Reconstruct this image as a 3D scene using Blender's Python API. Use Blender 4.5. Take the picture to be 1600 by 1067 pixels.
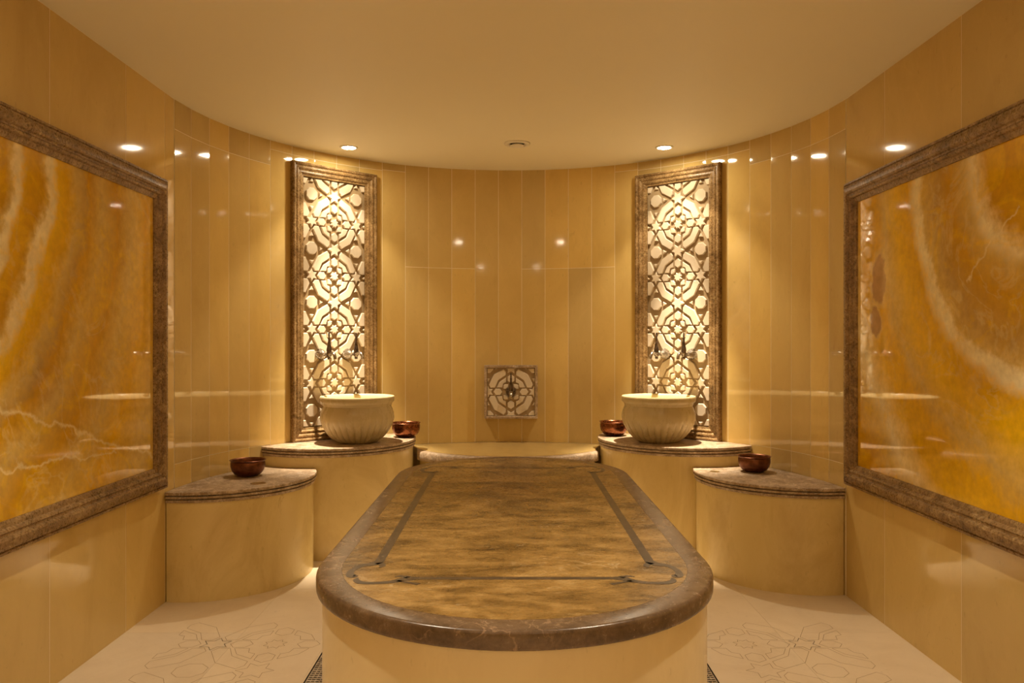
import bpy, math, random
from mathutils import Vector, Matrix
random.seed(7)
PI = math.pi
for o in list(bpy.data.objects): bpy.data.objects.remove(o)
S = bpy.context.scene
COL = S.collection

# ------------------------------------------------------------------ camera, world, exposure
F_PX, EYE = 1212.0, 1.266
cam = bpy.data.cameras.new('camera'); cam.sensor_width = 36; cam.lens = F_PX / 1600 * 36
cam.shift_x = 3 / 1600; cam.shift_y = 3.5 / 1600; cam.clip_start = .02
cam_ob = bpy.data.objects.new('camera', cam); COL.objects.link(cam_ob)
cam_ob.location = (0, 0, EYE); cam_ob.rotation_euler = (PI / 2, 0, 0)
S.camera = cam_ob
w = bpy.data.worlds.new('world'); S.world = w; w.use_nodes = True
w.node_tree.nodes['Background'].inputs[0].default_value = (.02, .015, .01, 1)
w.node_tree.nodes['Background'].inputs[1].default_value = .2
vs = S.view_settings
vs.view_transform = 'Standard'; vs.look = 'None'; vs.gamma = 1; vs.use_curve_mapping = False
vs.exposure = 1.30
LAMP_COLOR = (1.0, .84, .63)
SPOT_W, APSE_W, NARROW_W, REAR_FILL_W, SPILL = 33.0, 12.5, 215.0, 66.0, 98.0
SPOT_ANGLE = math.radians(88)

# ------------------------------------------------------------------ main dimensions (metres)
R, CY, CEIL, BACKY = 1.687, 3.807, 2.494, -2.6     # apse radius, apse centre, ceiling, wall behind the camera
TH_L, TH_R = 43.3, -41.3                           # niches, degrees from the room's axis
LOW_L, LOW_R = 73.0, -69.3                         # low plinths
def nrm(th): t = math.radians(th); return Vector((-math.sin(t), math.cos(t), 0))
def on_arc(th, d, z=0): return Vector((0, CY, z)) + nrm(th) * d
def yaw(th): return PI + math.radians(th)          # local +Y then points to the apse centre

# ------------------------------------------------------------------ materials
class NT:
    def __init__(s, name):
        s.m = bpy.data.materials.new(name); s.m.use_nodes = True
        s.t = s.m.node_tree; s.b = s.t.nodes['Principled BSDF']
    def n(s, kind, **kw):
        o = s.t.nodes.new('ShaderNode' + kind)
        for k, v in kw.items(): setattr(o, k, v)
        return o
    def link(s, a, b): s.t.links.new(a, b)
    def val(s, sock, v):
        if hasattr(v, 'is_linked') or hasattr(v, 'links'): s.link(v, sock)
        else: sock.default_value = v
    def math(s, op, a, b=0.0, clamp=False):
        o = s.n('Math', operation=op, use_clamp=clamp); s.val(o.inputs[0], a); s.val(o.inputs[1], b); return o.outputs[0]
    def mix(s, f, a, b, bt='MIX'):
        o = s.n('Mix', data_type='RGBA', blend_type=bt); s.val(o.inputs[0], f)
        s.val(o.inputs[6], a if hasattr(a, 'links') else (*a, 1)); s.val(o.inputs[7], b if hasattr(b, 'links') else (*b, 1)); return o.outputs[2]
    def ramp(s, f, stops, interp='LINEAR'):
        o = s.n('ValToRGB'); o.color_ramp.interpolation = interp; e = o.color_ramp.elements
        while len(e) < len(stops): e.new(.5)
        for i, (p, c) in enumerate(stops):
            e[i].position = p; e[i].color = (*c, 1) if not isinstance(c, (int, float)) else (c, c, c, 1)
        s.link(f, o.inputs[0]); return o.outputs[0]
    def coord(s, scale=(1, 1, 1), jitter=True, rot=(0, 0, 0)):
        tc = s.n('TexCoord'); v = tc.outputs['Object']
        if jitter:
            oi = s.n('ObjectInfo'); c = s.n('CombineXYZ')
            for i, k in enumerate((37., 53., 71.)): s.link(s.math('MULTIPLY', oi.outputs['Random'], k), c.inputs[i])
            a = s.n('VectorMath', operation='ADD'); s.link(v, a.inputs[0]); s.link(c.outputs[0], a.inputs[1]); v = a.outputs[0]
        mp = s.n('Mapping'); mp.inputs['Scale'].default_value = scale; mp.inputs['Rotation'].default_value = rot
        s.link(v, mp.inputs[0]); return mp.outputs[0]
    def noise(s, v, scale, detail=6, rough=.6, dist=0.0):
        o = s.n('TexNoise'); s.link(v, o.inputs['Vector'])
        o.inputs['Scale'].default_value = scale; o.inputs['Detail'].default_value = detail
        o.inputs['Roughness'].default_value = rough; o.inputs['Distortion'].default_value = dist
        return o.outputs[0]
    def vein(s, v, scale, width=.03, dist=1.0):
        n = s.noise(v, scale, 5, .55, dist); d = s.math('ABSOLUTE', s.math('SUBTRACT', n, .5))
        return s.ramp(d, [(0, 1.0), (width, 0.0)])
    def bump(s, h, strength, dist=.002):
        o = s.n('Bump'); o.inputs['Strength'].default_value = strength; o.inputs['Distance'].default_value = dist
        s.link(h, o.inputs['Height']); s.link(o.outputs[0], s.b.inputs['Normal'])
    def out(s, col, rough=.3, spec=.5, metal=0.0):
        if hasattr(col, 'links'): s.link(col, s.b.inputs['Base Color'])
        else: s.b.inputs['Base Color'].default_value = (*col, 1)
        s.val(s.b.inputs['Roughness'], rough); s.b.inputs['Specular IOR Level'].default_value = spec
        s.b.inputs['Metallic'].default_value = metal; return s.m

def marble_cream(name, a, b, vary, rough, spec=.5, wavy=.25, veins=.25, patina=0.0):
    t = NT(name); v = t.coord((1, 1, .45))
    n1 = t.noise(v, 2.2, 8, .62, .6); n2 = t.noise(v, 14, 6, .7, .3)
    c = t.mix(t.math('ADD', t.math('MULTIPLY', n1, .7), t.math('MULTIPLY', n2, .3)), a, b)
    k = t.vein(t.coord((1, 1, .6)), 1.7, .02, 1.6)
    c = t.mix(t.math('MULTIPLY', k, veins), c, tuple(min(1, x * 1.25) for x in b))
    fl = t.ramp(t.noise(v, 60, 3, .5), [(.66, 0.0), (.74, 1.0)])
    c = t.mix(t.math('MULTIPLY', fl, .2), c, tuple(x * .55 for x in a))
    if patina:
        pt = t.ramp(t.noise(v, 3.2, 7, .65, .8), [(.46, 0.0), (.70, 1.0)])
        c = t.mix(t.math('MULTIPLY', pt, patina), c, tuple(x * k_ for x, k_ in zip(a, (.66, .56, .42))))
        mk = t.math('MULTIPLY', t.ramp(t.noise(v, 22, 4, .6, 1.5), [(.64, 0.0), (.72, 1.0)]), t.ramp(t.noise(v, 4, 2), [(.50, 0.0), (.60, 1.0)]))
        c = t.mix(t.math('MULTIPLY', mk, patina * .8), c, tuple(x * k_ for x, k_ in zip(a, (.5, .4, .25))))
    oi = t.n('ObjectInfo')
    hs = t.n('HueSaturation'); t.link(c, hs.inputs['Color'])
    t.link(t.math('ADD', 1 - vary, t.math('MULTIPLY', oi.outputs['Random'], 2 * vary)), hs.inputs['Value'])
    t.link(t.math('ADD', .96, t.math('MULTIPLY', oi.outputs['Random'], .08)), hs.inputs['Saturation'])
    t.bump(t.noise(v, 5, 2, .5), wavy, .0015)
    return t.out(hs.outputs[0], t.math('ADD', rough, t.math('MULTIPLY', n2, .05)), spec)
M = {}
M['tile'] = marble_cream('polished_beige_marble', (.60, .412, .138), (.755, .552, .208), .12, .035, .48, .06, .06, .22)
M['plinth'] = marble_cream('cream_marble', (.73, .55, .22), (.84, .675, .31), .02, .2, .4, .2, .06, .5)
M['floor'] = marble_cream('honed_cream_floor', (.73, .59, .41), (.83, .70, .51), .03, .33, .4, .2, .06, .2)
M['table_base'] = marble_cream('pale_cream_marble', (.70, .575, .33), (.80, .685, .43), .02, .2, .4, .2, .06, .18)
M['carved'] = marble_cream('carved_cream_stone', (.64, .53, .38), (.74, .63, .47), .03, .17, .5, .1, .1)
M['carved_back'] = marble_cream('carved_ground_stone', (.34, .24, .13), (.44, .32, .18), .0, .4, .4, .1, .1)
M['basin'] = marble_cream('basin_stone', (.55, .445, .235), (.63, .52, .295), .0, .25, .5, .1, .15)
t = NT('grout'); M['grout'] = t.out((.92, .82, .60), .8, .2)
t = NT('ceiling_plaster'); v = t.coord((1, 1, 1), False)
t.bump(t.noise(v, 60, 3, .5), .05, .001)
M['ceiling'] = t.out((.86, .79, .60), .55, .3)
t = NT('white_enamel'); M['white'] = t.out((.78, .72, .6), .4, .4)
t = NT('shadow_gap'); M['dark'] = t.out((.02, .015, .01), .8, .1)

def emperador(name, dark, mid, light, rough, amt=1.0, scale=1.0, bump=.3, pale=.45):
    t = NT(name); v = t.coord()
    n1 = t.noise(v, 7 * scale, 10, .72, .8); n2 = t.noise(v, 38 * scale, 8, .75, .4)
    f = t.math('ADD', t.math('MULTIPLY', n1, .55), t.math('MULTIPLY', n2, .45))
    c = t.ramp(f, [(.36, dark), (.5, mid), (.66, light)])
    k = t.math('MULTIPLY', t.vein(v, 9 * scale, .018, 1.2), t.ramp(t.noise(v, 5 * scale, 2), [(.5, 0.0), (.6, 1.0)]))
    c = t.mix(t.math('MULTIPLY', k, pale), c, tuple(min(1, x * 2.2) for x in light))
    sp = t.ramp(t.noise(v, 90 * scale, 3, .5), [(.68, 0.0), (.75, 1.0)])
    c = t.mix(t.math('MULTIPLY', sp, .5 * amt), c, tuple(min(1, x * 1.9) for x in light))
    t.bump(n2, bump, .002)
    return t.out(c, t.math('ADD', rough, t.math('MULTIPLY', n2, .25)), .5)
M['frame'] = emperador('brown_frame_marble', (.075, .040, .012), (.235, .135, .05), (.52, .35, .165), .16, scale=2.6, bump=.6)
M['slab'] = emperador('brown_slab_stone', (.15, .09, .045), (.40, .285, .175), (.78, .62, .45), .34, scale=2.0, bump=.6)
M['table_edge'] = emperador('dark_brown_marble', (.060, .036, .020), (.125, .078, .044), (.215, .142, .085), .12, bump=.12)
M['inlay'] = emperador('dark_inlay_marble', (.035, .024, .015), (.06, .042, .026), (.11, .077, .048), .2, bump=.1)
# table field: cloudy light brown with streaks across the table
t = NT('light_brown_marble'); v = t.coord((1.0, 2.0, 1), False)
n1 = t.noise(v, 3.2, 6, .6, .9); n2 = t.noise(v, 11, 6, .6, .7); n3 = t.noise(v, 45, 5, .7)
f = t.math('ADD', t.math('MULTIPLY', n1, .58), t.math('ADD', t.math('MULTIPLY', n2, .36), t.math('MULTIPLY', n3, .06)))
c = t.ramp(f, [(.37, (.055, .028, .007)), (.45, (.155, .088, .024)), (.53, (.265, .155, .046)), (.65, (.43, .275, .10))])
k = t.math('MULTIPLY', t.vein(t.coord((1, 1.5, 1), False), 5, .012, 1.5), t.ramp(t.noise(v, 3, 2), [(.5, 0.0), (.62, 1.0)]))
c = t.mix(t.math('MULTIPLY', k, .5), c, (.62, .48, .28))
t.bump(n1, .05, .002)
M['field'] = t.out(c, t.math('ADD', .22, t.math('MULTIPLY', n3, .12)), .45)

def onyx(name, center, stops, spots=(), lines=(), seed=0.0):
    """amber onyx: growth bands round a centre (local y,z metres), cloudy distortion, pale cracks"""
    t = NT(name); tc = t.n('TexCoord'); sx = t.n('SeparateXYZ'); t.link(tc.outputs['Object'], sx.inputs[0])
    Y, Z = sx.outputs[1], sx.outputs[2]
    mp = t.n('Mapping'); mp.inputs['Location'].default_value = (seed, seed * 2, seed * 3); t.link(tc.outputs['Object'], mp.inputs[0]); v = mp.outputs[0]
    na = t.noise(v, 1.9, 3, .5); nb = t.noise(v, 7, 6, .6); nc = t.noise(v, 30, 6, .65)
    dy = t.math('SUBTRACT', Y, center[0]); dz = t.math('MULTIPLY', t.math('SUBTRACT', Z, center[1]), .92)
    r = t.math('SQRT', t.math('ADD', t.math('MULTIPLY', dy, dy), t.math('MULTIPLY', dz, dz)))
    r = t.math('ADD', r, t.math('MULTIPLY', t.math('SUBTRACT', na, .5), .20))
    r = t.math('ADD', r, t.math('MULTIPLY', t.math('SUBTRACT', nb, .5), .09))
    r = t.math('ADD', r, t.math('MULTIPLY', t.math('SUBTRACT', nc, .5), .045))
    c = t.ramp(t.math('MULTIPLY', r, 1 / 2.0), [(p / 2.0, col) for p, col in stops])
    cl = t.ramp(t.noise(v, 3.1, 5, .6, .9), [(.40, 0.0), (.70, 1.0)])
    c = t.mix(t.math('MULTIPLY', cl, .40), c, (.76, .42, .004))
    cl2 = t.ramp(t.noise(v, 2.3, 6, .62, 1.5), [(.55, 0.0), (.75, 1.0)])
    c = t.mix(t.math('MULTIPLY', cl2, .45), c, (.74, .54, .19))
    cl3 = t.ramp(t.noise(v, 4.5, 6, .65, 1.8), [(.52, 0.0), (.64, 1.0)])
    c = t.mix(t.math('MULTIPLY', cl3, .38), c, (.95, .58, .004))
    for (py, pz, ry, rz) in spots:
        a = t.math('DIVIDE', t.math('SUBTRACT', Y, py), ry); b = t.math('DIVIDE', t.math('SUBTRACT', Z, pz), rz)
        d = t.math('SQRT', t.math('ADD', t.math('MULTIPLY', a, a), t.math('MULTIPLY', b, b)))
        d = t.math('ADD', d, t.math('MULTIPLY', t.math('SUBTRACT', nb, .5), 1.3))
        c = t.mix(t.ramp(d, [(.55, 1.0), (.98, 0.0)]), c, (.88, .64, .25))
        c = t.mix(t.ramp(t.math('MULTIPLY', d, .5), [(.30, 1.0), (.36, 0.0)]), c, (.55, .32, .12))
    for (y0, z0, y1, z1, wd) in lines:
        L = math.hypot(y1 - y0, z1 - z0); nx, nz = -(z1 - z0) / L, (y1 - y0) / L
        d = t.math('ADD', t.math('MULTIPLY', Y, nx), t.math('MULTIPLY', Z, nz)); d = t.math('SUBTRACT', d, y0 * nx + z0 * nz)
        d = t.math('ADD', d, t.math('MULTIPLY', t.math('SUBTRACT', nb, .5), .12))
        s_ = t.math('ADD', t.math('MULTIPLY', Y, (y1 - y0) / L), t.math('MULTIPLY', Z, (z1 - z0) / L)); s0 = (y0 * (y1 - y0) + z0 * (z1 - z0)) / L
        m = t.math('MULTIPLY', t.math('GREATER_THAN', s_, s0), t.math('LESS_THAN', s_, s0 + L))
        c = t.mix(t.math('MULTIPLY', t.math('MULTIPLY', t.ramp(t.math('ABSOLUTE', d), [(0, 1.0), (wd, 0.0)]), m), .75), c, (.95, .78, .42))
    wv = t.math('MULTIPLY', t.vein(v, 2.6, .030, 2.2), t.ramp(t.noise(v, 1.7, 2), [(.46, 0.0), (.60, 1.0)]))
    c = t.mix(t.math('MULTIPLY', wv, .25), c, (.93, .76, .40))
    fine = t.ramp(nc, [(.3, .80), (.7, 1.06)])
    c = t.mix(1.0, c, fine, 'MULTIPLY')
    t.b.inputs['Coat Weight'].default_value = .3; t.b.inputs['Coat Roughness'].default_value = .02
    return t.out(c, .05, .6)
G1, G2, PALE, BRN, BEI = (.80, .44, .002), (.62, .31, .002), (.97, .84, .50), (.54, .34, .095), (.70, .48, .14)
M['onyx_l'] = onyx('amber_onyx_banded', (2.1, 1.9), [(0, G1), (.49, G2), (.52, BEI), (.54, PALE), (.565, PALE), (.59, G1), (.66, G2), (.685, BEI), (.70, PALE), (.735, PALE), (.765, (.88, .53, .006)), (.82, G1), (.88, BEI), (.93, BRN), (.97, G2), (1.08, BEI), (1.22, G2), (1.34, BEI), (1.5, G1), (1.7, BEI)],
    lines=((2.5, 1.07, 3.68, .72, .010), (2.5, .86, 3.3, .80, .008)), seed=3.1)
M['onyx_r'] = onyx('amber_onyx_spotted', (2.45, 1.95), [(0, G1), (.30, G2), (.36, PALE), (.41, BEI), (.5, G2), (.60, BRN), (.69, BEI), (.715, PALE), (.75, PALE), (.80, G1), (.92, (.88, .53, .006)), (1.05, BEI), (1.13, G1), (1.25, (.84, .49, .006)), (1.38, PALE), (1.46, BEI), (1.6, G2)],
    spots=((3.51, 1.55, .105, .16), (3.56, 1.365, .08, .10)), lines=((2.55, 1.72, 2.85, 1.50, .006),), seed=8.4)
def metal(name, col, rough, scale=30, dark=.5):
    t = NT(name); v = t.coord(); n = t.noise(v, scale, 5, .6)
    c = t.mix(t.ramp(n, [(.35, 0.0), (.65, 1.0)]), tuple(x * dark for x in col), col)
    return t.out(c, t.math('ADD', rough, t.math('MULTIPLY', n, .15)), .5, 1.0)
M['chrome'] = metal('worn_chrome', (.62, .58, .52), .10)
M['bronze'] = metal('dark_bronze', (.22, .17, .13), .22)
M['copper'] = metal('hammered_copper', (.30, .115, .055), .2, 60, .72)
M['copper_dark'] = metal('aged_copper', (.24, .10, .055), .30, 40, .6)
M['brass'] = metal('dull_brass', (.52, .36, .15), .3)
M['steel'] = metal('brushed_steel', (.66, .60, .52), .3)
t = NT('lamp_lens'); t.b.inputs['Emission Color'].default_value = (1, .86, .62, 1); t.b.inputs['Emission Strength'].default_value = SPILL
M['lens'] = t.out((.9, .85, .75), .4)

# ------------------------------------------------------------------ helpers
def tag(o, label=None, cat=None, group=None, kind=None):
    if label: o['label'] = label
    if cat: o['category'] = cat
    if group: o['group'] = group
    if kind: o['kind'] = kind
    return o
def empty(name, loc=(0, 0, 0), rz=0.0):
    o = bpy.data.objects.new(name, None); COL.objects.link(o); o.location = loc; o.rotation_euler.z = rz; o.empty_display_size = .1; return o
def mesh(name, verts, faces, smooth=30):
    m = bpy.data.meshes.new(name); m.from_pydata([tuple(v) for v in verts], [], faces); m.validate()
    import bmesh
    bm = bmesh.new(); bm.from_mesh(m); bmesh.ops.recalc_face_normals(bm, faces=bm.faces); bm.to_mesh(m); bm.free()
    if smooth:
        for p in m.polygons: p.use_smooth = True
        m.set_sharp_from_angle(angle=math.radians(smooth))
    return m
def obj(name, m, mat, parent=None, loc=(0, 0, 0), rz=0.0):
    if mat is not None and not m.materials: m.materials.append(M[mat])
    o = bpy.data.objects.new(name, m); COL.objects.link(o); o.location = loc; o.rotation_euler.z = rz
    if parent: o.parent = parent
    return o
class MB:
    def __init__(s): s.v, s.f = [], []
    def add(s, v, f): k = len(s.v); s.v += [tuple(x) for x in v]; s.f += [tuple(i + k for i in q) for q in f]; return s
    def box(s, a, b):
        (x0, y0, z0), (x1, y1, z1) = a, b
        return s.add([(x, y, z) for z in (z0, z1) for y in (y0, y1) for x in (x0, x1)],
                     [(0, 2, 3, 1), (4, 5, 7, 6), (0, 1, 5, 4), (2, 6, 7, 3), (0, 4, 6, 2), (1, 3, 7, 5)])
    def rings(s, rings, cap0=True, cap1=True, loop=True):
        n = len(rings[0]); v = [p for r in rings for p in r]; f = []
        for i in range(len(rings) - 1):
            for j in range(n if loop else n - 1):
                k = (j + 1) % n; f.append((i * n + j, i * n + k, (i + 1) * n + k, (i + 1) * n + j))
        if cap0: f.append(tuple(range(n)))
        if cap1: f.append(tuple((len(rings) - 1) * n + j for j in range(n)))
        return s.add(v, f)
    def lathe(s, prof, n=32, c=(0, 0, 0), axis='z', mod=None, cap0=True, cap1=True):
        R_ = []
        for (r, h) in prof:
            ring = []
            for j in range(n):
                a = 2 * PI * j / n; q = r if mod is None else mod(r, h, a); x, y = q * math.cos(a), q * math.sin(a)
                ring.append((c[0] + x, c[1] + y, c[2] + h) if axis == 'z' else (c[0] + x, c[1] + h, c[2] + y))
            R_.append(ring)
        return s.rings(R_, cap0, cap1)
    def tube(s, pts, rad, n=12):
        pts = [Vector(p) for p in pts]; R_ = []
        for i, p in enumerate(pts):
            d = (pts[min(i + 1, len(pts) - 1)] - pts[max(i - 1, 0)]).normalized()
            a = Vector((1, 0, 0)); b = d.cross(a).normalized(); a = b.cross(d)
            q = rad[i] if isinstance(rad, (list, tuple)) else rad
            R_.append([p + a * q * math.cos(2 * PI * j / n) + b * q * math.sin(2 * PI * j / n) for j in range(n)])
        return s.rings(R_)
    def mesh(s, name, smooth=30): return mesh(name, s.v, s.f, smooth)
def bevel_box(a, b, c=.002):
    """box with chamfered edges (24 corners)"""
    (x0, y0, z0), (x1, y1, z1) = a, b; rings = []
    for z, i in ((z0, c), (z0 + c, 0), (z1 - c, 0), (z1, c)):
        k = c if i == 0 else 0
        X0, X1, Y0, Y1 = x0 + i, x1 - i, y0 + i, y1 - i
        rings.append([(X0 + c, Y0, z), (X1 - c, Y0, z), (X1, Y0 + c, z), (X1, Y1 - c, z), (X1 - c, Y1, z), (X0 + c, Y1, z), (X0, Y1 - c, z), (X0, Y0 + c, z)])
    return MB().rings(rings)

# ------------------------------------------------------------------ the room
DEL = math.degrees(.1653 / R); GAP, TT = .0030, .0006
# floor
fl = obj('floor', MB().box((-2.2, BACKY - .3, -.10), (2.2, 6.1, -.004)).mesh('floor_bed', 0), 'grout'); tag(fl, kind='structure')
tile_m = {}
def floor_tile(x0, x1, y0, y1):
    k = (round(x1 - x0, 4), round(y1 - y0, 4))
    if k not in tile_m:
        tile_m[k] = MB().box((.0004, .0004, -.004), (k[0] - .0004, k[1] - .0004, 0)).mesh('floor_slab', 0)
    obj('floor_slab', tile_m[k], 'floor', fl, (x0, y0, 0))
xs = [-1.71, -1.17, -.78, 0, .78, 1.17, 1.71]
for i in range(6):
    for j in range(14): floor_tile(xs[i], xs[i + 1], -2.6 + .6 * j, -2.0 + .6 * j)
# ceiling
tag(obj('ceiling', MB().box((-2.2, BACKY - .3, CEIL), (2.2, 6.1, CEIL + .1)).mesh('ceiling', 0), 'ceiling'), kind='structure')
# apse wall: recessed grout shell with one flat marble strip per facet
edges = [(k + .5) * DEL for k in range(-16, 16)]
RS = R + TT
sh = MB(); n = len(edges)
vv = [on_arc(e, RS, z) for z in (0, CEIL) for e in edges] + [on_arc(e, RS + .08, z) for z in (0, CEIL) for e in edges]
ff = []
for i in range(n - 1):
    ff += [(i, i + 1, n + i + 1, n + i), (2 * n + i, 2 * n + i + 1, 3 * n + i + 1, 3 * n + i), (i, i + 1, 2 * n + i + 1, 2 * n + i), (n + i, n + i + 1, 3 * n + i + 1, 3 * n + i)]
ff += [(0, n, 3 * n, 2 * n), (n - 1, 2 * n - 1, 4 * n - 1, 3 * n - 1)]
wb = obj('wall_back', sh.add(vv, ff).mesh('apse_shell', 0), 'grout'); tag(wb, kind='structure')
tm = {}
def wall_tile_mesh(wd, h):
    k = (round(wd, 4), round(h, 4))
    if k not in tm: tm[k] = MB().box((-wd / 2, -TT, 0), (wd / 2, 0, h)).mesh('wall_tile', 0)
    return tm[k]
CH = 2 * R * math.sin(math.radians(DEL / 2)) - GAP
DF = R * math.cos(math.radians(DEL / 2))
for k in range(-15, 16):
    a = abs(k)
    js = [.57] if k in (0, 1) else [.57, 1.795] if a <= 4 else [2.445] if a == 5 else [.6, 2.44] if a <= 10 else [.66, 2.345]
    zs = [0] + js + [CEIL]
    for z0, z1 in zip(zs, zs[1:]):
        o = obj('wall_tile', wall_tile_mesh(CH, z1 - z0 - GAP), 'tile', wb, on_arc(k * DEL, DF, z0 + GAP / 2), yaw(k * DEL))
        o.rotation_euler.z += math.radians(random.uniform(-.12, .12))
# straight walls
def side_wall(name, sx, joints):
    s = obj(name, MB().box((sx * (R + TT), BACKY, 0), (sx * (R + .1), joints[-1], CEIL)).mesh(name, 0), 'grout'); tag(s, kind='structure')
    for y0, y1 in zip(joints, joints[1:]):
        wd = y1 - y0
        o = obj('wall_tile', wall_tile_mesh(wd - GAP, CEIL - GAP), 'tile', s, (sx * R, (y0 + y1) / 2, GAP / 2), PI / 2 * sx)
    return s
corner = CY + R * math.sin(math.radians(90 - 15.5 * DEL))
side_wall('wall_left', -1, [BACKY + (-.0)] + [3.407 - .564 * i for i in range(10, -1, -1)] + [3.79, corner])
side_wall('wall_right', 1, [BACKY] + [3.495 - .595 * i for i in range(10, -1, -1)] + [corner])
wf = obj('wall_front', MB().box((-2.0, BACKY - .1, 0), (2.0, BACKY - TT, CEIL)).mesh('wall_front', 0), 'grout'); tag(wf, kind='structure')
for i in range(6):
    wd = 2 * R / 6; obj('wall_tile', wall_tile_mesh(wd - GAP, CEIL - GAP), 'tile', wf, (-R + wd * (i + .5), BACKY, GAP / 2), 0)

# ------------------------------------------------------------------ carved girih lattice (shared by niches and wall fountain)
P = .342; HX, HY = .162, .171
def star(cx, cy, ro, ri, n, a0): return [(cx + (ro if i % 2 == 0 else ri) * math.cos(a0 + PI * i / n), cy + (ro if i % 2 == 0 else ri) * math.sin(a0 + PI * i / n)) for i in range(2 * n)]
def ngon(cx, cy, r, n, a0, kx=1, ky=1): return [(cx + kx * r * math.cos(a0 + 2 * PI * i / n), cy + ky * r * math.sin(a0 + 2 * PI * i / n)) for i in range(n)]
def mir(p, sx, sy): q = [(x * sx, y * sy) for x, y in p]; return q if sx * sy > 0 else q[::-1]
BAND = [(-.142, -.027), (-.155, -.050), (-.117, -.124), (-.052, -.161), (-.036, -.142), (-.036, -.116), (-.089, -.081), (-.112, -.029)]
INNER = [(-.100, -.030), (-.081, -.069), (-.034, -.099), (-.034, -.066), (-.053, -.058), (-.060, -.030)]
ELL = [(-.052, -.020), (-.052, -.047), (-.044, -.053), (-.018, -.053), (-.020, -.034), (-.028, -.027), (-.036, -.020)]
EDGE = [(-.232, -.024), (-.232, -.112), (-.205, -.112), (-.176, -.052), (-.190, -.024)]
def unit_pieces():
    out = [('star', star(0, 0, .032, .021, 8, PI / 8))]
    for sx in (1, -1):
        for sy in (1, -1):
            out += [('band', mir(BAND, sx, sy)), ('wedge', mir(INNER, sx, sy)), ('corner', mir(ELL, sx, sy)), ('edge_piece', mir(EDGE, sx, sy))]
            out.append(('triangle', ngon(-HX * sx, -.086 * sy, .017, 3, PI / 2 * sy)))
        out += [('star', star(HX * sx, 0, .042, .023, 6, PI / 2)), ('octagon', ngon(HX * sx, HY, .043, 8, PI / 8)),
                ('hexagon', ngon(.091 * sx, 0, .031, 6, 0, 1, .86)), ('hexagon', ngon(0, .091 * sx, .031, 6, PI / 2, .86, 1)),
                ('triangle', ngon(.100 * sx, HY, .017, 3, 0 if sx < 0 else PI)), ('triangle', ngon(.221 * sx, 0, .011, 3, 0 if sx < 0 else PI))]
    out.append(('star', star(0, HY, .049, .027, 6, 0)))
    return out
def clip(poly, x0, x1, y0, y1):
    for ax, lim, sg in ((0, x0, 1), (0, x1, -1), (1, y0, 1), (1, y1, -1)):
        res = []
        for i in range(len(poly)):
            a, b = poly[i - 1], poly[i]; ia, ib = sg * (a[ax] - lim) >= 0, sg * (b[ax] - lim) >= 0
            if ia != ib:
                t_ = (lim - a[ax]) / (b[ax] - a[ax]); res.append((a[0] + t_ * (b[0] - a[0]), a[1] + t_ * (b[1] - a[1])))
            if ib: res.append(b)
        poly = res
        if len(poly) < 3: return []
    return poly
def area(p): return .5 * sum(p[i - 1][0] * p[i][1] - p[i][0] * p[i - 1][1] for i in range(len(p)))
def inset(p, d):
    n = len(p); out = []
    for i in range(n):
        a, b, c = Vector(p[i - 1]), Vector(p[i]), Vector(p[(i + 1) % n]); u, v = (b - a), (c - b)
        if u.length < 1e-7 or v.length < 1e-7: out.append(tuple(b)); continue
        u.normalize(); v.normalize(); nu, nv = Vector((-u.y, u.x)), Vector((-v.y, v.x)); m_ = nu + nv
        k = max(m_.dot(nu), .45); out.append(tuple(b + m_ * (d / k)))
    return out
def piece_mesh(poly, h):
    if area(poly) < 0: poly = poly[::-1]
    a, b = poly, inset(poly, .0034)
    rings = [[(-x, 0, z) for x, z in a], [(-x, h * .55, z) for x, z in a], [(-x, h, z) for x, z in b]]
    return MB().rings(rings, False, True).mesh('carved_piece', 0)
cache = {}
def lattice(parent, zc_rows, x0, x1, z0, z1, y, h=.014):
    for zc in zc_rows:
        for idx, (nm, poly) in enumerate(UNIT):
            q = clip([(x, z + zc) for x, z in poly], x0, x1, z0, z1)
            if len(q) < 3 or abs(area(q)) < 6e-5: continue
            whole = len(q) == len(poly) and abs(abs(area(q)) - abs(area(poly))) < 1e-7
            if whole:
                if (idx, h) not in cache: cache[(idx, h)] = piece_mesh(poly, h)
                obj(nm, cache[(idx, h)], 'carved', parent, (0, y, zc))
            else: obj(nm, piece_mesh(q, h), 'carved', parent, (0, y, 0))
UNIT = unit_pieces()

def frame_rails(parent, x0, x1, z0, z1, prof, mat, y0=0.0, axis='y', sgn=1):
    """mitred moulding round a rectangle: four rails; prof = (inset, height)"""
    def P3(x, z, h): return (x, y0 + h * sgn, z) if axis == 'y' else (y0 + h * sgn, x, z)
    rect = lambda i: [(x0 + i, z0 + i), (x1 - i, z0 + i), (x1 - i, z1 - i), (x0 + i, z1 - i)]
    for k, nm in enumerate(('bottom_rail', 'side_rail', 'top_rail', 'side_rail')):
        a = [P3(*rect(i)[k], h) for i, h in prof]; b = [P3(*rect(i)[(k + 1) % 4], h) for i, h in prof]
        obj(nm, MB().rings([a, b]).mesh(nm, 25), mat, parent)

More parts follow.
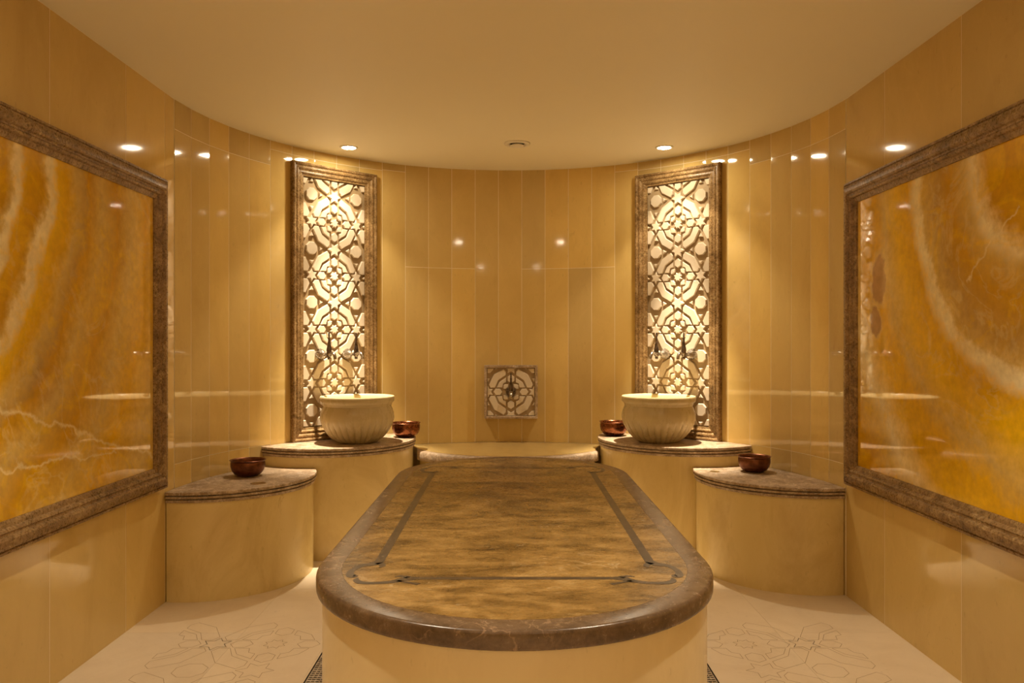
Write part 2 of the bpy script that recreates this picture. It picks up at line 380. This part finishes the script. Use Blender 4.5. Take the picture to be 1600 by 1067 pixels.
# ------------------------------------------------------------------ niches
NICHE_PROF = [(0, 0), (0, .026), (.003, .033), (.010, .036), (.017, .033), (.020, .028), (.026, .027), (.034, .030), (.042, .027), (.046, .021), (.052, .020), (.060, .022), (.067, .019), (.071, .013), (.083, .011), (.083, 0)]
def niche(th, label):
    e = empty('carved_niche_panel', on_arc(th, 1.655, .656), yaw(th)); tag(e, label, 'wall panel')
    zo = -.656
    obj('ground_board', MB().box((-.245, -.0145, .05), (.245, -.009, 1.70)).mesh('ground_board', 0), 'carved_back', e)
    frame_rails(e, -.308, .308, 0, 2.398 + zo, NICHE_PROF, 'frame', 0)
    lattice(e, [1.016 + zo + P * i for i in range(-1, 5)], -.226, .226, .083 + .006, 1.742 - .083 - .004, -.009)
    return e
niche(TH_L, 'tall carved star lattice panel in brown moulded frame, next to the banded onyx panel')
niche(TH_R, 'tall carved star lattice panel in brown moulded frame, next to the oval-spotted onyx panel')

# ------------------------------------------------------------------ plinths and bench (discs centred on the apse wall)
RW = R * math.cos(math.radians(DEL / 2)) - .002
C0 = Vector((0, CY))
def cint(c1, r1, c2, r2):
    d = c2 - c1; L = d.length; a = (r1 * r1 - r2 * r2 + L * L) / (2 * L); h = math.sqrt(max(0, r1 * r1 - a * a)); u = d / L; m_ = c1 + u * a
    return [m_ + Vector((-u.y, u.x)) * h, m_ - Vector((-u.y, u.x)) * h]
def arc(c, r, p, q, n, ok):
    a0 = math.atan2(p.y - c.y, p.x - c.x); a1 = math.atan2(q.y - c.y, q.x - c.x)
    best = None
    for d in ((a1 - a0) % (2 * PI), (a1 - a0) % (2 * PI) - 2 * PI):
        mid = c + Vector((math.cos(a0 + d / 2), math.sin(a0 + d / 2))) * r
        if ok(mid) and (best is None or abs(d) < abs(best)): best = d
    if best is None: best = min(((a1 - a0) % (2 * PI), (a1 - a0) % (2 * PI) - 2 * PI), key=abs)
    return [c + Vector((math.cos(a0 + best * i / n), math.sin(a0 + best * i / n))) * r for i in range(n)]
def outline(c, r, left=None, right=None, n=56):
    """counter of disc (c, r) inside the apse, stopped by neighbouring discs left/right = (centre, radius)"""
    inw = lambda p: (p - C0).length < RW + 1e-6
    w_ = sorted(cint(c, r, C0, RW), key=lambda p: p.x); ends = []
    for side, nb in ((0, left), (1, right)):
        if nb is None: ends.append((w_[side], None, w_[side]))
        else:
            p = min(cint(c, r, nb[0], nb[1]), key=lambda q: (q - C0).length)
            q = min(cint(nb[0], nb[1], C0, RW), key=lambda q: (q - c).length); ends.append((p, nb, q))
    (pl, nl, ql), (pr, nr, qr) = ends
    pts = arc(c, r, pl, pr, n, inw)
    if nr: pts += arc(nr[0], nr[1], pr, qr, 12, lambda p: inw(p))
    pts += arc(C0, RW, qr, ql, 16, lambda p: (p - c).length < r)
    if nl: pts += arc(nl[0], nl[1], ql, pl, 12, lambda p: inw(p))
    return pts
SLAB = [(.016, 0), (.010, .001), (.007, .006), (.007, .015), (.019, .0165), (.019, .0205), (.004, .022), (.001, .025), (.001, .033), (.015, .0345), (.015, .0385), (.002, .040), (0, .043), (0, .051), (.002, .054), (.006, .055)]
def plinth(name, th, r, ztop, label, group=None, left=None, right=None, over=.018):
    c = Vector(on_arc(th, R)[:2]); e = empty(name, (c.x, c.y, 0)); tag(e, label, 'plinth', group)
    lo = lambda rr, z: [(p.x - c.x, p.y - c.y, z) for p in outline(c, rr, left, right)]
    zb = ztop - .055
    obj('base', MB().rings([lo(r - over, 0), lo(r - over, zb)]).mesh('plinth_base'), 'plinth', e)
    s = obj('top_slab', MB().rings([lo(r - i, zb + h) for i, h in SLAB]).mesh('plinth_slab', 40), 'slab', e); s['label'] = 'brown stone top with moulded edge'
    return e, c
RU, RL, ZU, ZL = .537, .525, .655, .541
cUL, cUR = Vector(on_arc(TH_L - .2, R)[:2]), Vector(on_arc(TH_R, R)[:2])
plinth('basin_plinth', TH_L - .2, RU, ZU, 'tall rounded cream plinth under the basin by the banded onyx wall')
plinth('basin_plinth', TH_R, RU, ZU, 'tall rounded cream plinth under the basin by the oval-spotted onyx wall')
plinth('low_plinth', LOW_L, RL, ZL, 'low rounded cream plinth with brown top against the banded onyx wall', right=(cUL, RU - .018 + .001))
plinth('low_plinth', LOW_R, RL, ZL, 'low rounded cream plinth with brown top against the oval-spotted onyx wall', left=(cUR, RU - .018 + .001))
# bench between the two basin plinths
for pl_, x, y, r_ in ((bpy.data.objects['low_plinth'], -1.308, 4.03, .040), (bpy.data.objects['low_plinth.001'], 1.160, 4.40, .028)):
    o = obj('drain_cap', MB().lathe([(r_, ZL), (r_, ZL + .0010), (r_ * .86, ZL + .0022), (r_ * .80, ZL + .0012), (.003, ZL + .0010)], 32).mesh('drain_cap', 40), 'brass', pl_, (x - pl_.location.x, y - pl_.location.y, 0)); o['label'] = 'small round brass drain cap'
cB = Vector((0, CY + R)); e = empty('wall_bench', (0, cB.y, 0)); tag(e, 'low curved stone bench below the small wall fountain', 'bench')
nl, nr = (cUL, RU + .010), (cUR, RU + .010)
lo = lambda rr, z, g=0: [(p.x, p.y - cB.y, z) for p in outline(cB, rr, (cUL, RU + .010 + g), (cUR, RU + .010 + g))]
ZB = .568
obj('base', MB().rings([lo(.705, 0, .015), lo(.705, ZB - .062, .015)]).mesh('bench_base'), 'plinth', e)
nose = [(.735, ZB - .062), (.748, ZB - .056), (.752, ZB - .046), (.752, ZB - .016), (.747, ZB - .006), (.738, ZB), (.70, ZB)]
o = obj('nosing', MB().rings([lo(r_, z) for r_, z in nose]).mesh('bench_nosing', 40), 'slab', e); o['label'] = 'rough pale brown front edge'
obj('seat_top', MB().rings([lo(.70, ZB + .0002, .004), lo(.70, ZB + .002, .004)]).mesh('bench_top'), 'tile', e)

# ------------------------------------------------------------------ onyx panels on the side walls
ON_PROF = [(0, 0), (0, .030), (.004, .036), (.012, .038), (.016, .034), (.020, .042), (.028, .047), (.052, .050), (.060, .046), (.064, .038), (.070, .037), (.076, .040), (.084, .036), (.088, .026), (.098, .024), (.108, .018), (.108, 0)]
def onyx_panel(sx, y0, y1, mat, label):
    z0, z1 = .572, 2.056
    e = empty('onyx_wall_panel', (sx * (R - .0005), 0, 0)); tag(e, label, 'wall panel')
    o = obj('onyx_slab', MB().box((-.012 if sx > 0 else 0, y0 + .09, z0 + .09), (0 if sx > 0 else .012, y1 - .09, z1 - .09)).mesh('onyx_slab', 0), mat, e)
    frame_rails(e, y0, y1, z0, z1, ON_PROF, 'frame', 0, 'x', -sx)
onyx_panel(-1, .95, 3.745, 'onyx_l', 'amber onyx wall panel with broad curved bands in brown frame')
onyx_panel(1, .95, 3.842, 'onyx_r', 'amber onyx wall panel with two brown oval spots in brown frame')

# ------------------------------------------------------------------ heated table
TX, TY0, TY1, TR, TZ = .012, 2.155, 3.595, .535, .666
def stadium(r, z, n=40):
    p = [(r * math.cos(a), TY0 + r * math.sin(a), z) for a in (PI + PI * i / n for i in range(n + 1))]
    return p + [(r * math.cos(a), TY1 + r * math.sin(a), z) for a in (PI * i / n for i in range(n + 1))]
e = empty('belly_stone_table', (TX, 0, 0)); tag(e, 'long rounded brown marble massage table in the middle of the room', 'table')
obj('base', MB().rings([stadium(TR - .016, 0), stadium(TR - .016, TZ - .044)]).mesh('table_base'), 'table_base', e)
BORD = .066
edge = [(TR - .03, TZ - .044), (TR - .004, TZ - .044), (TR - .001, TZ - .041), (TR, TZ - .036), (TR, TZ - .010), (TR - .0015, TZ - .005), (TR - .0045, TZ - .0015), (TR - .010, TZ), (TR - BORD, TZ), (TR - BORD, TZ - .02)]
o = obj('top_border', MB().rings([stadium(r, z) for r, z in edge], True, True).mesh('table_border', 40), 'table_edge', e); o['label'] = 'dark brown marble border with rounded edge'
o = obj('top_field', MB().rings([stadium(TR - BORD - .0005, TZ - .019), stadium(TR - BORD - .0005, TZ)]).mesh('table_field'), 'field', e); o['label'] = 'cloudy light brown marble field'
def catmull(p, n=8):
    p = [p[0]] + list(p) + [p[-1]]; out = []
    for i in range(1, len(p) - 2):
        for j in range(n):
            t_ = j / n; q = []
            for k in range(len(p[0])):
                a, b, c, d = p[i - 1][k], p[i][k], p[i + 1][k], p[i + 2][k]
                q.append(.5 * (2 * b + (c - a) * t_ + (2 * a - 5 * b + 4 * c - d) * t_ ** 2 + (3 * b - a - 3 * c + d) * t_ ** 3))
            out.append(tuple(q))
    return out + [tuple(p[-2])]
def ribbon(pts, z0, z1):
    L, Rr = [], []
    for i, (x, y, w_) in enumerate(pts):
        a, b = pts[max(i - 1, 0)], pts[min(i + 1, len(pts) - 1)]; d = Vector((b[0] - a[0], b[1] - a[1])).normalized(); nn = Vector((-d.y, d.x)) * w_ / 2
        L.append((x + nn.x, y + nn.y)); Rr.append((x - nn.x, y - nn.y))
    return MB().rings([[(l[0], l[1], z0), (r_[0], r_[1], z0), (r_[0], r_[1], z1), (l[0], l[1], z1)] for l, r_ in zip(L, Rr)])
z0, z1 = TZ - .001, TZ + .0004
XS, YA, YB = .372, 1.985, 3.752
for sx in (-1, 1): obj('inlay_line', ribbon([(sx * XS, YA + .14, .026), (sx * XS, YB - .13, .026)], z0, z1).mesh('inlay_line', 0), 'inlay', e)
for y in (YA, YB): obj('inlay_line', ribbon([(-.262, y, .022), (.262, y, .022)], z0, z1).mesh('inlay_line', 0), 'inlay', e)
SCR = [[(.0, .150, .030), (-.014, .128, .030), (-.040, .112, .022), (-.056, .080, .018), (-.058, .040, .020), (-.046, .016, .026), (-.034, .022, .006)],
       [(-.030, .004, .004), (-.030, -.018, .016), (-.012, -.038, .020), (.030, -.040, .018), (.066, -.028, .022), (.095, -.006, .030), (.118, .0, .024)],
       [(.075, -.022, .012), (.100, -.034, .010), (.132, -.050, .016)], [(.0, .140, .022), (.016, .112, .016), (.010, .095, .006)], [(.100, .006, .020), (.078, .018, .012), (.064, .010, .004)]]
for sx in (1, -1):
    for sy in (1, -1):
        b = MB()
        for s_ in SCR:
            r_ = ribbon(catmull([(x * sx + -XS * sx, (YA if sy > 0 else YB) + y * sy, w_) for x, y, w_ in s_]), z0, z1 + .0002); b.add(r_.v, r_.f)
        obj('inlay_scroll', b.mesh('inlay_scroll', 0), 'inlay', e)

# ------------------------------------------------------------------ basins
OUT = [(.112, 0), (.124, .004), (.140, .014), (.163, .031), (.183, .053), (.200, .078), (.213, .102), (.222, .125), (.228, .150), (.226, .180), (.219, .203), (.211, .220), (.208, .228)]
INN = [(.196, .236), (.196, .21), (.207, .18), (.205, .145), (.185, .10), (.150, .06), (.10, .040), (.03, .034), (.004, .033)]
RIM = [(.207, .226), (.213, .232), (.213, .240), (.218, .247), (.226, .252), (.229, .262), (.229, .280), (.226, .286), (.212, .287), (.204, .282), (.199, .262), (.196, .234)]
def flute(r, h, a):
    if h > .165 : return r
    w_ = max(0.0, min(1.0, (.150 - h) / .06)) if h > .02 else min(1.0, h / .014 + .25)
    return r - .011 * w_ * (1 - abs(math.sin(15 * a))) ** 1.6
def basin(x, y, label):
    e = empty('fluted_basin', (x, y, ZU)); tag(e, label, 'basin')
    b = MB().lathe(OUT, 240, mod=flute, cap1=False); b2 = MB().lathe(INN, 64)
    obj('bowl', b.mesh('basin_outer', 50), 'basin', e); obj('inner_bowl', b2.lathe([(.2, .229), (.196, .236)], 64, cap0=False, cap1=False).mesh('basin_inner', 50), 'basin', e)
    obj('rim', MB().lathe(RIM + [RIM[0]], 96, cap0=False, cap1=False).mesh('basin_rim', 50), 'basin', e)
pL, pR = on_arc(TH_L - .4, 1.397), on_arc(TH_R - .3, 1.397)
basin(pL.x, pL.y, 'cream stone basin with fluted underside, on the plinth nearer the banded onyx panel')
basin(pR.x, pR.y, 'cream stone basin with fluted underside, on the plinth nearer the oval-spotted onyx panel')

# ------------------------------------------------------------------ copper bowls
def bowl(x, y, z, r, h, mat, label):
    k = r / .097; g = h / .092
    pr = [(.040, 0), (.052, .002), (.072, .014), (.086, .034), (.0925, .058), (.0925, .076), (.090, .084), (.094, .090), (.098, .092), (.096, .0935), (.090, .090), (.087, .082), (.0885, .058), (.082, .036), (.068, .018), (.045, .006), (.004, .005)]
    n = 64
    o = obj('hammam_bowl', MB().lathe([(a * k, b * g) for a, b in pr], n).mesh('hammam_bowl', 50), mat, None, (x, y, z + .0003)); tag(o, label, 'bowl')
bowl(-.682, 5.085, ZU, .096, .094, 'copper', 'shiny copper bowl beside the basin on the banded onyx side')
bowl(.690, 5.16, ZU, .096, .094, 'copper', 'shiny copper bowl half behind the basin on the spotted onyx side')
bowl(-1.440, 4.26, ZL, .096, .088, 'copper_dark', 'dull brown copper bowl on the low plinth by the banded onyx wall')
bowl(1.385, 4.40, ZL, .093, .088, 'copper_dark', 'dull brown copper bowl on the low plinth by the spotted onyx wall')

# ------------------------------------------------------------------ taps
def tap(loc, rz, label, group=None, mat='chrome'):
    e = empty('wall_tap', loc, rz); tag(e, label, 'tap', group)
    fl_ = lambda r, h, a: r * (1 - .13 * (1 - abs(math.sin(7 * a))) ** 1.3) if r > .012 else r
    o = obj('flange', MB().lathe([(.030, 0), (.035, .004), (.036, .012), (.031, .026), (.021, .042), (.013, .052), (.010, .056)], 84, axis='y', mod=fl_).mesh('tap_flange', 40), mat, e); o['label'] = 'fluted flange'
    obj('body', MB().lathe([(.0095, .05), (.0115, .06), (.0100, .075), (.0105, .095), (.015, .105), (.016, .118), (.013, .130)], 24, axis='y').mesh('tap_body', 40), mat, e)
    pts = catmull([(0, .125, 0), (0, .150, .006), (0, .172, .002), (0, .186, -.014), (0, .190, -.032)], 5)
    obj('spout', MB().tube(pts, [.012 - .002 * i / len(pts) for i in range(len(pts))], 16).mesh('tap_spout', 50), 'chrome', e)
    hp = [(.004, -.034), (.009, -.030), (.011, -.024), (.008, -.018), (.015, -.012), (.017, .004), (.014, .016), (.0165, .022), (.0155, .034), (.012, .05), (.009, .066), (.0105, .070), (.0075, .076), (.006, .090), (.0085, .096), (.0055, .102), (.0048, .112), (.0072, .117), (.0042, .123), (.0058, .130), (.0025, .138)]
    obj('handle', MB().lathe(hp, 24, c=(0, .116, 0)).mesh('tap_handle', 50), 'bronze', e)
for th, nm in ((TH_L, 'banded'), (TH_R, 'oval-spotted')):
    e_m = Matrix.Rotation(yaw(th), 4, 'Z'); sgn = 1 if th > 0 else -1
    for s_, wh in ((.108, 'outer'), (-.088, 'inner')):
        p = on_arc(th, 1.652, 1.200) + (e_m @ Vector((s_ * sgn, 0, 0)))
        tap(p, yaw(th), 'chrome tap on the carved panel by the %s onyx, %s' % (nm, 'on the side towards the onyx' if wh == 'outer' else 'on the side towards the bench'))

# ------------------------------------------------------------------ small wall fountain
WFX, WFZ, WB, WD = .006, .929, DF - .002, .085
e = empty('wall_fountain', (WFX, CY + WB, WFZ - .186), PI); tag(e, 'small square carved stone fountain box above the curved bench', 'fountain')
obj('box', MB().box((-.182, .0, .004), (.182, WD - .022, .368)).mesh('fountain_box', 0), 'carved_back', e)
frame_rails(e, -.186, .186, 0, .372, [(0, 0), (0, WD - .002), (.002, WD), (.014, WD), (.018, WD - .004), (.018, WD - .020), (.018, 0)], 'slab')
lattice(e, [.186 - P, .186], -.166, .166, .020, .352, WD - .022, .010)
tap((WFX, CY + WB - WD + .012, WFZ + .0), PI, 'dark tap in the middle of the small square fountain box', None, 'bronze')

# ------------------------------------------------------------------ downlights and air valve
def downlight(x, y, beams, label, group):
    e = empty('downlight', (x, y, CEIL)); tag(e, label, 'ceiling light', group)
    obj('trim_ring', MB().lathe([(.056, 0), (.056, -.003), (.052, -.006), (.044, -.006), (.040, -.003), (.040, 0)], 48, cap0=False, cap1=False).mesh('trim_ring', 40), 'white', e)
    o = obj('lens', MB().lathe([(.041, -.0025), (.030, -.0035), (.002, -.004)], 40).mesh('lens', 40), 'lens', e); o['label'] = 'glowing warm white lens'
    for watts, ang, bl in beams:
        L = bpy.data.lights.new('downlight_beam', 'SPOT'); L.energy = watts; L.color = LAMP_COLOR; L.spot_size = ang; L.spot_blend = bl; L.shadow_soft_size = .022
        lo_ = bpy.data.objects.new('downlight_beam', L); COL.objects.link(lo_); lo_.parent = e; lo_.location = (0, 0, -.03)
APSE = ((APSE_W, math.radians(93), .5), (NARROW_W, math.radians(41), 1.0))
downlight(-1.008, 4.848, APSE, 'round recessed ceiling downlight above the basin by the banded onyx panel', 'ceiling downlights')
downlight(.964, 4.848, APSE, 'round recessed ceiling downlight above the basin by the oval-spotted onyx panel', 'ceiling downlights')
for y in (1.76, -1.3):  # second row is an unseen pair behind the camera, added for ambient fill
    for sx, nm in ((-1, 'banded'), (1, 'oval-spotted')):
        downlight(sx * .90, y, ((SPOT_W if y > 0 else REAR_FILL_W, SPOT_ANGLE, .4),), 'round recessed ceiling downlight by the %s onyx, %s' % (nm, 'above the near end of the table' if y > 0 else 'unseen, added behind the camera for ambient light'), 'ceiling downlights')
e = empty('air_valve', (.043, 4.755, CEIL)); tag(e, 'round cream ceiling air valve between the two basin downlights', 'vent')
obj('outer_ring', MB().lathe([(.080, 0), (.080, -.004), (.074, -.010), (.060, -.012), (.050, -.006), (.047, 0)], 56, cap0=False, cap1=False).mesh('valve_ring', 40), 'white', e)
obj('throat', MB().lathe([(.048, -.0005), (.002, -.0008)], 40).mesh('valve_throat', 0), 'dark', e)
obj('disc', MB().lathe([(.030, -.006), (.040, -.012), (.040, -.016), (.030, -.019), (.002, -.020)], 48).mesh('valve_disc', 40), 'white', e)
obj('stem', MB().lathe([(.006, -.0005), (.006, -.010)], 16).mesh('valve_stem', 40), 'white', e)

# ------------------------------------------------------------------ drain grates beside the table and engraved floor pattern
def grate(x0, x1, label):
    y0, y1 = 1.55, 4.15
    e = empty('drain_grate', ((x0 + x1) / 2, (y0 + y1) / 2, 0)); tag(e, label, 'drain')
    hx, hy = (x1 - x0) / 2, (y1 - y0) / 2
    obj('channel', MB().box((-hx, -hy, .0003), (hx, hy, .0008)).mesh('channel', 0), 'dark', e)
    b = MB(); ny = int((y1 - y0) / .018)
    for i in range(ny):
        y = -hy + .004 + i * (2 * hy - .008) / ny; b.box((-hx + .007, y, .0008), (hx - .007, y + .0105, .0028))
    for i in range(6):
        x = -hx + .007 + i * (2 * hx - .018) / 5; b.box((x, -hy + .004, .0009), (x + .004, hy - .004, .0027))
    o = obj('perforated_plate', b.mesh('perforated_plate', 0), 'steel', e); o['kind'] = 'stuff'
grate(-.772, -.672, 'narrow perforated steel drain grate in the floor, table side towards the banded onyx')
grate(.682, .782, 'narrow perforated steel drain grate in the floor, table side towards the oval-spotted onyx')
t = NT('engraved_line'); M['engraved'] = t.out((.44, .32, .18), .7, .2)
K = 1.55
for sx in (-1, 1):
    b = MB()
    for zc in range(6):
        for xc in range(2):
            for idx, (nm, poly) in enumerate(UNIT):
                if nm in ('edge_piece', 'corner', 'triangle') or (nm == 'octagon' and xc) or (nm == 'triangle' and xc): continue
                pp = [(x * K + .99 + xc * 2 * HX * K * 1.0, y * K + 1.15 + zc * P * K) for x, y in poly]
                cx = sum(p[0] for p in pp) / len(pp); cy = sum(p[1] for p in pp) / len(pp)
                if cx > 1.42 or cx < .83 or cy > 3.5 or min(p[0] for p in pp) < .79: continue
                for i in range(len(pp)):
                    a, c_ = Vector(pp[i - 1]), Vector(pp[i]); d = c_ - a
                    if d.length < .004: continue
                    nn = Vector((-d.y, d.x)).normalized() * .0011
                    q = [a + nn, a - nn, c_ - nn, c_ + nn]; b.add([(sx * p.x, p.y, .0004) for p in q], [(0, 1, 2, 3)])
    o = obj('engraved_pattern', b.mesh('engraved_pattern', 0), 'engraved', fl); o['kind'] = 'stuff'
